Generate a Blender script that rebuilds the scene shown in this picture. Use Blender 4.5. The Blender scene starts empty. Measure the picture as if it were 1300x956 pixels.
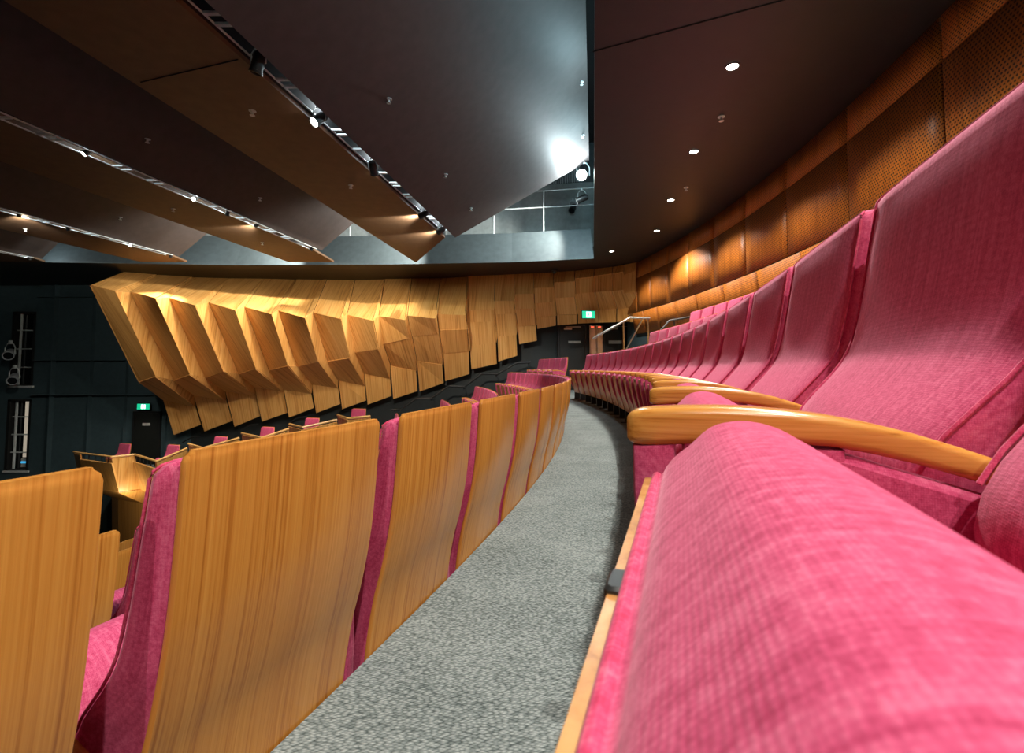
import bpy, bmesh, math, random
from mathutils import Vector, Matrix
random.seed(7)
SC = bpy.context.scene
COL = SC.collection
PI = math.pi

# ------------------------------------------------------------------ geometry of the hall
# The rows are arcs about one centre. s runs along the rows (towards the doors), r is the distance
# outwards (away from the stage) from the arc that passes under the viewer.
TH, D = 0.344, 25.554
TX, TY = math.sin(TH), math.cos(TH)
NX, NY = -math.cos(TH), math.sin(TH)
CX, CY = D * NX, D * NY
def arc(r, s, z=0.0):
    a = s / D
    ca, sa = math.cos(a), math.sin(a)
    return Vector((CX + (D + r) * (-NX * ca + TX * sa), CY + (D + r) * (-NY * ca + TY * sa), z))
def arc_rot(s):
    a = s / D
    tx = NX * math.sin(a) + TX * math.cos(a)
    ty = NY * math.sin(a) + TY * math.cos(a)
    return math.atan2(ty, tx)

# ------------------------------------------------------------------ materials
def newmat(name):
    m = bpy.data.materials.new(name); m.use_nodes = True
    nt = m.node_tree
    b = nt.nodes['Principled BSDF']
    return m, nt, b
def N(nt, t, **kw):
    n = nt.nodes.new(t)
    for k, v in kw.items():
        if k in n.inputs: n.inputs[k].default_value = v
        else: setattr(n, k, v)
    return n
def ramp(nt, stops):
    r = nt.nodes.new('ShaderNodeValToRGB')
    el = r.color_ramp.elements
    while len(el) < len(stops): el.new(0.5)
    for e, (p, c) in zip(el, stops):
        e.position = p; e.color = (c[0], c[1], c[2], 1)
    return r
def plain(name, col, rough=0.6, metal=0.0, spec=0.5):
    m, nt, b = newmat(name)
    tc = N(nt, 'ShaderNodeTexCoord')
    nz = N(nt, 'ShaderNodeTexNoise', Scale=7.0, Detail=4.0)
    nt.links.new(tc.outputs['Object'], nz.inputs['Vector'])
    rp = ramp(nt, [(0.3, [c * 0.88 for c in col]), (0.7, [min(1, c * 1.1) for c in col])])
    nt.links.new(nz.outputs['Fac'], rp.inputs['Fac'])
    nt.links.new(rp.outputs['Color'], b.inputs['Base Color'])
    b.inputs['Roughness'].default_value = rough
    b.inputs['Metallic'].default_value = metal
    b.inputs['Specular IOR Level'].default_value = spec
    return m
def glow(name, col, strength):
    m, nt, b = newmat(name)
    b.inputs['Base Color'].default_value = (*col, 1)
    b.inputs['Emission Color'].default_value = (*col, 1)
    b.inputs['Emission Strength'].default_value = strength
    return m
def wood(name, light, mid, dark, scale=(55, 55, 1.4), rough=0.32, fine=1.0, rand=True, coords='Object'):
    m, nt, b = newmat(name)
    tc = N(nt, 'ShaderNodeTexCoord')
    vec = tc.outputs[coords]
    if rand:
        oi = N(nt, 'ShaderNodeObjectInfo')
        mu = N(nt, 'ShaderNodeMath', operation='MULTIPLY'); mu.inputs[1].default_value = 37.0
        nt.links.new(oi.outputs['Random'], mu.inputs[0])
        va = N(nt, 'ShaderNodeVectorMath', operation='ADD')
        nt.links.new(vec, va.inputs[0]); nt.links.new(mu.outputs[0], va.inputs[1])
        vec = va.outputs[0]
    mp = N(nt, 'ShaderNodeMapping'); mp.inputs['Scale'].default_value = scale
    nt.links.new(vec, mp.inputs['Vector'])
    n1 = N(nt, 'ShaderNodeTexNoise', Scale=1.0, Detail=5.0, Roughness=0.62, Distortion=0.0)
    nt.links.new(mp.outputs[0], n1.inputs['Vector'])
    n2 = N(nt, 'ShaderNodeTexNoise', Scale=0.22, Detail=2.0)
    nt.links.new(mp.outputs[0], n2.inputs['Vector'])
    mx = N(nt, 'ShaderNodeMath', operation='MULTIPLY_ADD'); mx.inputs[1].default_value = 0.35
    nt.links.new(n2.outputs['Fac'], mx.inputs[0]); nt.links.new(n1.outputs['Fac'], mx.inputs[2])
    rp = ramp(nt, [(0.46, dark), (0.62, mid), (0.86, light)])
    nt.links.new(mx.outputs[0], rp.inputs['Fac'])
    nt.links.new(rp.outputs['Color'], b.inputs['Base Color'])
    bp = N(nt, 'ShaderNodeBump', Strength=0.12 * fine, Distance=0.002)
    nt.links.new(n1.outputs['Fac'], bp.inputs['Height'])
    nt.links.new(bp.outputs[0], b.inputs['Normal'])
    b.inputs['Roughness'].default_value = rough
    return m

M = {}
M['back_veneer'] = wood('honey oak veneer', (0.64, 0.290, 0.058), (0.54, 0.215, 0.036), (0.36, 0.115, 0.016), (170, 9, 0.5), 0.27)
M['edge_wood'] = wood('pale oak edge', (0.70, 0.38, 0.10), (0.60, 0.29, 0.07), (0.42, 0.17, 0.03), (70, 70, 2), 0.35)
M['arm_wood'] = wood('lacquered oak', (0.66, 0.33, 0.075), (0.54, 0.23, 0.042), (0.32, 0.11, 0.016), (230, 4, 230), 0.22)
M['pan_wood'] = wood('seat pan plywood', (0.55, 0.29, 0.10), (0.44, 0.205, 0.06), (0.30, 0.12, 0.03), (75, 75, 0.8), 0.34)
M['wall_wood'] = wood('blond ribbed veneer', (0.80, 0.455, 0.15), (0.68, 0.335, 0.085), (0.44, 0.17, 0.030), (26, 0.5, 1), 0.40, coords='UV')
M['rail_wood'] = wood('blond parapet cap', (0.74, 0.46, 0.17), (0.64, 0.36, 0.11), (0.44, 0.21, 0.05), (6, 6, 20), 0.38)

def fabric(name, c1, c2, c3):
    m, nt, b = newmat(name)
    tc = N(nt, 'ShaderNodeTexCoord')
    mp = N(nt, 'ShaderNodeMapping'); mp.inputs['Scale'].default_value = (1, 1, 1)
    nt.links.new(tc.outputs['Object'], mp.inputs['Vector'])
    # woven cells: a voronoi squashed into short horizontal stitches
    mp2 = N(nt, 'ShaderNodeMapping'); mp2.inputs['Scale'].default_value = (400, 560, 560)
    nt.links.new(tc.outputs['Object'], mp2.inputs['Vector'])
    vo = N(nt, 'ShaderNodeTexVoronoi', Scale=1.0, Randomness=0.3)
    nt.links.new(mp2.outputs[0], vo.inputs['Vector'])
    nz = N(nt, 'ShaderNodeTexNoise', Scale=150.0, Detail=5.0, Roughness=0.75)
    nt.links.new(mp.outputs[0], nz.inputs['Vector'])
    mp3 = N(nt, 'ShaderNodeMapping'); mp3.inputs['Scale'].default_value = (190, 6, 6)
    nt.links.new(tc.outputs['Object'], mp3.inputs['Vector'])
    nr = N(nt, 'ShaderNodeTexNoise', Scale=1.0, Detail=2.0)
    nt.links.new(mp3.outputs[0], nr.inputs['Vector'])
    a1 = N(nt, 'ShaderNodeMath', operation='MULTIPLY_ADD'); a1.inputs[1].default_value = -0.34
    nt.links.new(vo.outputs['Distance'], a1.inputs[0]); nt.links.new(nz.outputs['Fac'], a1.inputs[2])
    a2 = N(nt, 'ShaderNodeMath', operation='MULTIPLY_ADD'); a2.inputs[1].default_value = 0.62
    nt.links.new(nr.outputs['Fac'], a2.inputs[0]); nt.links.new(a1.outputs[0], a2.inputs[2])
    rp = ramp(nt, [(0.42, c1), (0.63, c2), (0.84, c3)])
    nt.links.new(a2.outputs[0], rp.inputs['Fac'])
    nt.links.new(rp.outputs['Color'], b.inputs['Base Color'])
    bp = N(nt, 'ShaderNodeBump', Strength=0.30, Distance=0.0006)
    nt.links.new(vo.outputs['Distance'], bp.inputs['Height']); bp.invert = True
    nt.links.new(bp.outputs[0], b.inputs['Normal'])
    b.inputs['Roughness'].default_value = 0.9
    b.inputs['Sheen Weight'].default_value = 0.22
    b.inputs['Sheen Roughness'].default_value = 0.4
    b.inputs['Sheen Tint'].default_value = (1.0, 0.55, 0.68, 1)
    b.inputs['Specular IOR Level'].default_value = 0.2
    return m
M['pink'] = fabric('rose wool upholstery', (0.40, 0.036, 0.105), (0.55, 0.072, 0.172), (0.66, 0.135, 0.25))
M['welt'] = fabric('rose piping cord', (0.42, 0.030, 0.085), (0.56, 0.055, 0.14), (0.72, 0.13, 0.22))
M['black_metal'] = plain('black powder coated steel', (0.012, 0.013, 0.013), 0.45, 0.0)
M['steel'] = plain('brushed steel', (0.62, 0.60, 0.55), 0.28, 1.0)
M['grey_metal'] = plain('galvanised grey steel', (0.60, 0.67, 0.68), 0.45, 0.2)
M['black_wall'] = plain('blue black painted plaster', (0.036, 0.066, 0.078), 0.62)  # black wall paint with the stronger light put into its colour
M['black_wall_near'] = plain('black painted plaster', (0.014, 0.020, 0.021), 0.62)  # same wall paint, darker copy with the shade put into its colour
M['black_door'] = plain('black painted door', (0.010, 0.012, 0.011), 0.5)
M['slope'] = plain('charcoal ceiling board', (0.062, 0.052, 0.050), 0.62)  # ceiling paint with the shade of the slopes put into its tone
M['dark_soffit'] = plain('black brown ceiling board', (0.020, 0.0165, 0.0155), 0.5)  # darker copy of the ceiling paint, shade included in the colour
M['soffit'] = plain('dark bronze ceiling board', (0.140, 0.080, 0.040), 0.6)  # same ceiling paint with the warm light on it mixed into the colour
M['concrete'] = plain('pale grey concrete', (0.40, 0.46, 0.46), 0.8)
M['fascia'] = plain('slate grey fascia board', (0.085, 0.112, 0.12), 0.6)
M['void'] = plain('black roof void', (0.008, 0.009, 0.010), 0.9)
M['lamp'] = glow('downlight lens', (1.0, 0.93, 0.82), 40)
M['stage_lens'] = glow('spotlight lens', (1.0, 0.94, 0.84), 30)
M['cold_lens'] = glow('cool work light lens', (0.88, 0.97, 1.0), 120)
M['exit_green'] = glow('exit sign green', (0.01, 0.42, 0.22), 1.3)
M['exit_white'] = glow('exit sign white', (0.65, 1.0, 0.85), 2.6)
M['red_led'] = glow('red indicator', (1.0, 0.06, 0.03), 4.0)
M['white_plate'] = plain('white engraved plate', (0.62, 0.62, 0.58), 0.5)
M['cream'] = glow('cream curtain of a lit room', (0.62, 0.55, 0.44), 0.45)
M['grey_can'] = plain('grey painted metal', (0.30, 0.33, 0.36), 0.5)
M['pane'] = plain('dark window glass', (0.006, 0.008, 0.009), 0.08)
M['screen_blue'] = glow('blue lit stage beyond', (0.05, 0.42, 0.75), 0.9)

def carpet():
    m, nt, b = newmat('grey loop pile carpet')
    tc = N(nt, 'ShaderNodeTexCoord')
    mp = N(nt, 'ShaderNodeMapping'); mp.inputs['Rotation'].default_value = (0, 0, 0.62)
    mp.inputs['Scale'].default_value = (95, 190, 60)
    nt.links.new(tc.outputs['Object'], mp.inputs['Vector'])
    vo = N(nt, 'ShaderNodeTexVoronoi', Scale=1.0, Randomness=0.6)
    nt.links.new(mp.outputs[0], vo.inputs['Vector'])
    nz = N(nt, 'ShaderNodeTexNoise', Scale=3.0, Detail=6.0)
    nt.links.new(tc.outputs['Object'], nz.inputs['Vector'])
    a = N(nt, 'ShaderNodeMath', operation='MULTIPLY_ADD'); a.inputs[1].default_value = -0.75
    nt.links.new(vo.outputs['Distance'], a.inputs[0])
    b2 = N(nt, 'ShaderNodeMath', operation='MULTIPLY_ADD'); b2.inputs[1].default_value = 0.3; b2.inputs[2].default_value = 0.62
    nt.links.new(nz.outputs['Fac'], b2.inputs[0]); nt.links.new(b2.outputs[0], a.inputs[2])
    rp = ramp(nt, [(0.16, (0.06, 0.078, 0.078)), (0.42, (0.19, 0.225, 0.225)), (0.75, (0.36, 0.405, 0.40))])
    nt.links.new(a.outputs[0], rp.inputs['Fac'])
    nt.links.new(rp.outputs['Color'], b.inputs['Base Color'])
    bp = N(nt, 'ShaderNodeBump', Strength=0.8, Distance=0.004); bp.invert = True
    nt.links.new(vo.outputs['Distance'], bp.inputs['Height']); nt.links.new(bp.outputs[0], b.inputs['Normal'])
    b.inputs['Roughness'].default_value = 0.95
    b.inputs['Specular IOR Level'].default_value = 0.1
    return m
M['carpet'] = carpet()

def perforated(name, light, mid, dark, ph, pv, stagger=True):
    # rows of drilled holes over a veneer; UV is in metres along the wall and up it
    m, nt, b = newmat(name)
    uv = N(nt, 'ShaderNodeTexCoord')
    sp = N(nt, 'ShaderNodeSeparateXYZ'); nt.links.new(uv.outputs['UV'], sp.inputs[0])
    def mth(op, a, c=None):
        n = N(nt, 'ShaderNodeMath', operation=op)
        for i, q in enumerate((a, c)):
            if q is None: continue
            if isinstance(q, (int, float)): n.inputs[i].default_value = q
            else: nt.links.new(q, n.inputs[i])
        return n.outputs[0]
    v = mth('DIVIDE', sp.outputs['Y'], pv)
    row = mth('FLOOR', v)
    odd = mth('MULTIPLY', mth('MODULO', row, 2.0), 0.5 if stagger else 0.0)
    u = mth('ADD', mth('DIVIDE', sp.outputs['X'], ph), odd)
    fu = mth('SUBTRACT', mth('FRACT', u), 0.5)
    fv = mth('SUBTRACT', mth('FRACT', v), 0.5)
    d2 = mth('ADD', mth('MULTIPLY', fu, fu), mth('MULTIPLY', fv, fv))
    hole = mth('LESS_THAN', d2, 0.085)
    mp = N(nt, 'ShaderNodeMapping'); mp.inputs['Scale'].default_value = (30, 1.2, 1)
    nt.links.new(uv.outputs['UV'], mp.inputs['Vector'])
    n1 = N(nt, 'ShaderNodeTexNoise', Scale=1.0, Detail=4.0)
    nt.links.new(mp.outputs[0], n1.inputs['Vector'])
    rp = ramp(nt, [(0.32, dark), (0.5, mid), (0.72, light)])
    nt.links.new(n1.outputs['Fac'], rp.inputs['Fac'])
    mx = nt.nodes.new('ShaderNodeMix'); mx.data_type = 'RGBA'
    nt.links.new(hole, mx.inputs[0]); nt.links.new(rp.outputs['Color'], mx.inputs[6])
    mx.inputs[7].default_value = (0.06, 0.016, 0.003, 1)
    nt.links.new(mx.outputs[2], b.inputs['Base Color'])
    b.inputs['Roughness'].default_value = 0.5
    return m
M['perf'] = perforated('perforated veneer', (0.64, 0.215, 0.028), (0.53, 0.165, 0.018), (0.40, 0.110, 0.010), 0.036, 0.030)

# ------------------------------------------------------------------ mesh helpers
def mesh(name, verts, faces, smooth=None, uvs=None):
    me = bpy.data.meshes.new(name)
    me.from_pydata([tuple(v) for v in verts], [], faces)
    if uvs:
        l = me.uv_layers.new(name='UVMap')
        for lp in me.loops: l.data[lp.index].uv = uvs[lp.vertex_index]
    bm = bmesh.new(); bm.from_mesh(me)
    bmesh.ops.recalc_face_normals(bm, faces=bm.faces)
    bm.to_mesh(me); bm.free()
    if not uvs: plane_uv(me)
    if smooth is not None:
        me.polygons.foreach_set('use_smooth', [True] * len(me.polygons))
        me.set_sharp_from_angle(angle=math.radians(smooth))
    return me
def plane_uv(me):
    # metres across (u) and up the slope (v) of every face
    l = me.uv_layers.new(name='UVMap'); Z = Vector((0, 0, 1))
    for f in me.polygons:
        n = f.normal; u = Z.cross(n)
        u = u.normalized() if u.length > 1e-3 else Vector((1, 0, 0))
        v = n.cross(u)
        for i in f.loop_indices:
            c = me.vertices[me.loops[i].vertex_index].co
            l.data[i].uv = (c.dot(u), c.dot(v))
class MB:
    """collects shapes that make one mesh"""
    def __init__(s): s.v = []; s.f = []
    def add(s, v, f):
        o = len(s.v); s.v += [Vector(q) for q in v]; s.f += [tuple(i + o for i in q) for q in f]; return s
    def box(s, lo, hi, mat=None, ch=0.0):
        x0, y0, z0 = lo; x1, y1, z1 = hi
        if ch:
            rings = []
            for z, c in ((z0, ch), (z0 + ch, 0), (z1 - ch, 0), (z1, ch)):
                k = ch
                a, b_, c_, d_ = x0 + c, x1 - c, y0 + c, y1 - c
                rings.append([Vector(p) for p in ((a + k, c_, z), (b_ - k, c_, z), (b_, c_ + k, z), (b_, d_ - k, z), (b_ - k, d_, z), (a + k, d_, z), (a, d_ - k, z), (a, c_ + k, z))])
            v, f = loft(rings)
        else:
            v = [Vector(p) for p in ((x0, y0, z0), (x1, y0, z0), (x1, y1, z0), (x0, y1, z0), (x0, y0, z1), (x1, y0, z1), (x1, y1, z1), (x0, y1, z1))]
            f = [(0, 3, 2, 1), (4, 5, 6, 7), (0, 1, 5, 4), (1, 2, 6, 5), (2, 3, 7, 6), (3, 0, 4, 7)]
        if mat is not None: v = [mat @ q for q in v]
        return s.add(v, f)
    def tube(s, pts, r, n=8, cap=True):
        pts = [Vector(p) for p in pts]
        rings = []
        for i, p in enumerate(pts):
            t = (pts[min(i + 1, len(pts) - 1)] - pts[max(i - 1, 0)]).normalized()
            up = Vector((0, 0, 1)) if abs(t.z) < 0.95 else Vector((1, 0, 0))
            a = t.cross(up).normalized(); b = a.cross(t)
            rr = r[i] if isinstance(r, (list, tuple)) else r
            rings.append([p + a * (math.cos(2 * PI * k / n) * rr) + b * (math.sin(2 * PI * k / n) * rr) for k in range(n)])
        v, f = loft(rings, cap)
        return s.add(v, f)
    def loft(s, rings, cap=True):
        v, f = loft(rings, cap); return s.add(v, f)
    def obj(s, name, mat, parent=None, smooth=30):
        me = mesh(name, s.v, s.f, smooth)
        return link(name, me, mat, parent)
def loft(rings, cap=True):
    n = len(rings[0]); v = [Vector(p) for r in rings for p in r]; f = []
    for i in range(len(rings) - 1):
        for k in range(n):
            f.append((i * n + k, i * n + (k + 1) % n, (i + 1) * n + (k + 1) % n, (i + 1) * n + k))
    if cap:
        f.append(tuple(range(n - 1, -1, -1))); f.append(tuple((len(rings) - 1) * n + k for k in range(n)))
    return v, f
def link(name, me, mat, parent=None):
    o = bpy.data.objects.new(name, me); COL.objects.link(o)
    if mat is not None and not me.materials: me.materials.append(mat)
    if parent is not None: o.parent = parent
    return o
def tag(o, label, cat, group=None, kind=None):
    o['label'] = label; o['category'] = cat
    if group: o['group'] = group
    if kind: o['kind'] = kind
    return o
def empty(name, loc=(0, 0, 0), rz=0.0):
    o = bpy.data.objects.new(name, None); COL.objects.link(o)
    o.location = loc; o.rotation_euler = (0, 0, rz); o.empty_display_size = 0.1
    return o
def structure(o):
    o['kind'] = 'structure'; return o
def copy_tree(o, parent=None):
    c = o.copy(); COL.objects.link(c)
    if parent is not None: c.parent = parent
    for ch in list(o.children): copy_tree(ch, c)
    return c
def rrect(hx, y0, y1, rad, n=3):
    """rounded rectangle outline in x,y"""
    pts = []
    for cx, cy, a0 in ((hx - rad, y1 - rad, 0), (-hx + rad, y1 - rad, PI / 2), (-hx + rad, y0 + rad, PI), (hx - rad, y0 + rad, 1.5 * PI)):
        for k in range(n + 1):
            a = a0 + PI / 2 * k / n
            pts.append((cx + rad * math.cos(a), cy + rad * math.sin(a)))
    return pts
def lerp_table(tab, x):
    for (x0, y0), (x1, y1) in zip(tab, tab[1:]):
        if x <= x1: return y0 + (y1 - y0) * (x - x0) / (x1 - x0)
    return tab[-1][1]
ORD = ['zeroth', 'first', 'second', 'third', 'fourth', 'fifth', 'sixth', 'seventh', 'eighth', 'ninth', 'tenth', 'eleventh', 'twelfth',
       'thirteenth', 'fourteenth', 'fifteenth', 'sixteenth', 'seventeenth', 'eighteenth', 'nineteenth', 'twentieth', 'twenty-first',
       'twenty-second', 'twenty-third', 'twenty-fourth', 'twenty-fifth', 'twenty-sixth', 'twenty-seventh', 'twenty-eighth', 'twenty-ninth', 'thirtieth']
PW_DL = 375
AMB = 0.12
EXPO = 0.0
P_SPOT = 680
P_FRONT = 40
P_WORK = 320
P_ROOF = 75
P_CAT = 800
P_LADDER_FILL = 14
NR2, NR3 = 10, 7
R0 = range(0, 28)
LOW_END = {-1: 15.5, -2: 16.0, -3: 16.7}
LOW = {-1: lambda n: list(range(0, n + 1)), -2: lambda n: [0, 1] + list(range(n - 6, n + 1)), -3: lambda n: [0, 1] + list(range(n - 4, n + 1))}
FOLDS = [
 [[(-12.35,15.3,3.78),(-11.83,13.48,3.02),(-11.83,15.39,0.28),(-11.83,16.53,-0.37),(-11.83,17.1,-1.61)],[(-11.6,15.73,3.78),(-10.83,13.12,2.79),(-10.83,14.73,0.47),(-10.83,16.67,-0.59),(-10.83,17.0,-1.24)]],
 [[(-11.61,15.76,3.78),(-10.71,13.49,2.83),(-10.71,15.35,0.33),(-10.71,16.36,-0.18),(-10.71,17.0,-1.48)],[(-10.71,16.14,3.78),(-9.69,13.07,2.59),(-9.69,14.58,0.53),(-9.69,16.5,-0.37),(-9.69,16.9,-1.1)]],
 [[(-10.69,16.14,3.78),(-9.62,13.51,2.7),(-9.62,15.23,0.42),(-9.62,16.29,-0.05),(-9.62,16.9,-1.32)],[(-9.6,16.31,3.78),(-8.69,13.22,2.44),(-8.69,14.64,0.61),(-8.69,16.5,-0.2),(-8.69,16.8,-0.94)]],
 [[(-9.59,16.31,3.78),(-8.61,13.64,2.57),(-8.61,15.26,0.54),(-8.61,16.25,0.09),(-8.61,16.8,-1.12)],[(-8.48,16.38,3.78),(-7.69,13.37,2.32),(-7.69,14.54,0.7),(-7.69,16.35,-0.06),(-7.69,16.7,-0.8)]],
 [[(-8.45,16.38,3.78),(-7.64,13.73,2.46),(-7.64,15.22,0.66),(-7.64,16.28,0.01),(-7.64,16.7,-0.97)],[(-7.45,16.55,3.78),(-6.75,13.51,2.22),(-6.75,14.58,0.79),(-6.75,16.34,-0.13),(-6.75,16.6,-0.63)]],
 [[(-7.39,16.48,3.78),(-6.68,13.79,2.37),(-6.68,15.08,0.77),(-6.68,16.16,0.2),(-6.68,16.6,-0.82)],[(-6.51,16.58,3.78),(-5.82,13.59,2.13),(-5.82,14.58,0.92),(-5.82,16.26,0.06),(-5.82,16.5,-0.5)]],
 [[(-6.39,16.55,3.78),(-5.76,13.93,2.32),(-5.76,15.09,0.93),(-5.76,16.09,0.33),(-5.76,16.5,-0.68)],[(-5.49,16.65,3.78),(-4.92,13.79,2.12),(-4.92,14.65,1.03),(-4.92,16.27,0.14),(-4.92,16.4,-0.38)]],
 [[(-5.45,16.65,3.78),(-4.87,14.21,2.3),(-4.87,14.99,1.21),(-4.87,15.97,0.56),(-4.87,16.4,-0.52)],[(-4.39,16.48,3.78),(-4.04,14.02,2.1),(-4.04,14.64,1.3),(-4.04,16.09,0.38),(-4.04,16.3,-0.22)]],
 [[(-4.35,16.41,3.78),(-3.99,14.4,2.28),(-3.99,14.96,1.46),(-3.99,15.92,0.79),(-3.99,16.3,-0.32)],[(-3.45,16.34,3.78),(-3.14,14.17,2.14),(-3.14,14.79,1.63),(-3.14,15.94,0.62),(-3.14,16.2,-0.04)]],
 [[(-3.42,16.34,3.78),(-3.09,14.21,2.28),(-3.09,14.9,1.7),(-3.09,15.73,0.94),(-3.09,16.2,-0.06)],[(-2.43,16.28,3.78),(-2.25,14.16,2.18),(-2.25,14.79,1.77),(-2.25,15.68,0.83),(-2.25,16.1,0.24)]],
 [[(-2.4,16.28,3.78),(-2.31,14.75,2.36),(-2.28,15.0,1.9),(-2.23,15.6,1.2),(-2.23,16.1,0.28)],[(-1.48,16.01,3.78),(-1.43,14.75,2.33),(-1.38,15.0,1.93),(-1.38,15.6,1.26),(-1.39,16.0,0.52)]],
 [[(-1.43,15.86,3.78),(-1.47,15.46,2.56),(-1.48,15.61,2.2),(-1.39,15.86,1.44),(-1.35,16.01,0.67)],[(-0.55,15.7,3.78),(-0.57,15.3,2.57),(-0.57,15.45,2.21),(-0.51,15.7,1.54),(-0.48,15.85,0.86)]],
 [[(-0.53,15.7,3.78),(-0.55,15.33,2.85),(-0.53,15.45,2.44),(-0.47,15.7,1.74),(-0.45,15.85,0.93)],[(0.08,15.54,3.78),(0.07,15.17,2.84),(0.1,15.29,2.44),(0.15,15.54,1.78),(0.18,15.69,1.12)]],
 [[(0.1,15.54,3.78),(0.1,15.2,3.05),(0.1,15.29,2.58),(0.19,15.54,2.04),(0.23,15.69,1.49)],[(0.7,15.41,3.78),(0.68,15.07,3.04),(0.7,15.16,2.59),(0.77,15.41,2.08),(0.81,15.56,1.6)]],
 [[(0.72,15.41,3.78),(0.69,15.1,3.22),(0.71,15.16,2.75),(0.78,15.41,2.33),(0.81,15.56,1.98)],[(1.32,15.23,3.78),(1.29,14.92,3.21),(1.28,14.98,2.76),(1.4,15.23,2.36),(1.42,15.38,2.08)]],
 [[(1.34,15.23,3.78),(1.32,14.95,3.36),(1.33,14.98,2.89),(1.42,15.23,2.39),(1.44,15.38,2.08)],[(1.97,15.04,3.78),(1.93,14.76,3.36),(1.93,14.79,2.9),(2.05,15.04,2.39),(2.07,15.19,2.12)]],
 [[(1.99,15.04,3.78),(1.95,14.79,3.45),(1.96,14.79,2.99),(2.06,15.04,2.51),(2.08,15.19,2.12)],[(2.54,14.75,3.78),(2.47,14.5,3.45),(2.48,14.5,3.0),(2.67,14.75,2.5),(2.69,14.9,2.12)]],
 [[(2.56,14.75,3.78),(2.52,14.53,3.48),(2.52,14.5,3.0),(2.68,14.75,2.5),(2.7,14.9,2.12)],[(3.04,14.43,3.78),(2.97,14.21,3.49),(2.87,14.18,2.99),(3.14,14.43,2.49),(3.17,14.58,2.11)]],
 [[(3.06,14.43,3.78),(3.0,14.24,3.5),(2.95,14.18,2.97),(3.16,14.43,2.49),(3.18,14.58,2.11)],[(3.32,14.16,3.78),(3.25,13.97,3.5),(3.24,13.91,2.98),(3.48,14.16,2.48),(3.51,14.31,2.1)]],
 [[(3.32,14.12,3.78),(3.27,13.96,3.4),(3.24,13.87,2.84),(3.47,14.12,2.45),(3.5,14.27,2.08)],[(3.6,13.83,3.78),(3.55,13.67,3.48),(3.51,13.58,2.86),(3.8,13.83,2.43),(3.84,13.98,2.06)]]]
# ------------------------------------------------------------------ the tip-up theatre seat
# local axes: x along the row (towards the doors), y towards the stage, z up; origin on the tier below the top of the shell
SHELL = [(0.30, 0.092), (0.36, 0.090), (0.45, 0.082), (0.56, 0.063), (0.633, 0.043), (0.75, 0.020), (0.87, 0.008), (1.004, 0.0)]
FRONT = [(0.36, 0.150), (0.42, 0.172), (0.50, 0.190), (0.56, 0.202), (0.60, 0.194), (0.63, 0.174), (0.66, 0.147), (0.69, 0.122), (0.72, 0.105), (0.78, 0.089), (0.895, 0.068), (0.95, 0.058), (1.00, 0.051)]
SW = 0.2305          # half width of the veneered shell
def smooth_tab(tab, z):
    # cubic through the table (Catmull-Rom on uneven knots)
    n = len(tab)
    for i in range(n - 1):
        if z <= tab[i + 1][0] or i == n - 2:
            z0, y0 = tab[i]; z1, y1 = tab[i + 1]
            def sl(k):
                a = tab[max(k - 1, 0)]; b = tab[min(k + 1, n - 1)]
                return (b[1] - a[1]) / (b[0] - a[0])
            h = z1 - z0; t = max(0, min(1, (z - z0) / h))
            return (2*t**3 - 3*t**2 + 1) * y0 + (t**3 - 2*t**2 + t) * h * sl(i) + (-2*t**3 + 3*t**2) * y1 + (t**3 - t**2) * h * sl(i + 1)
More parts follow.
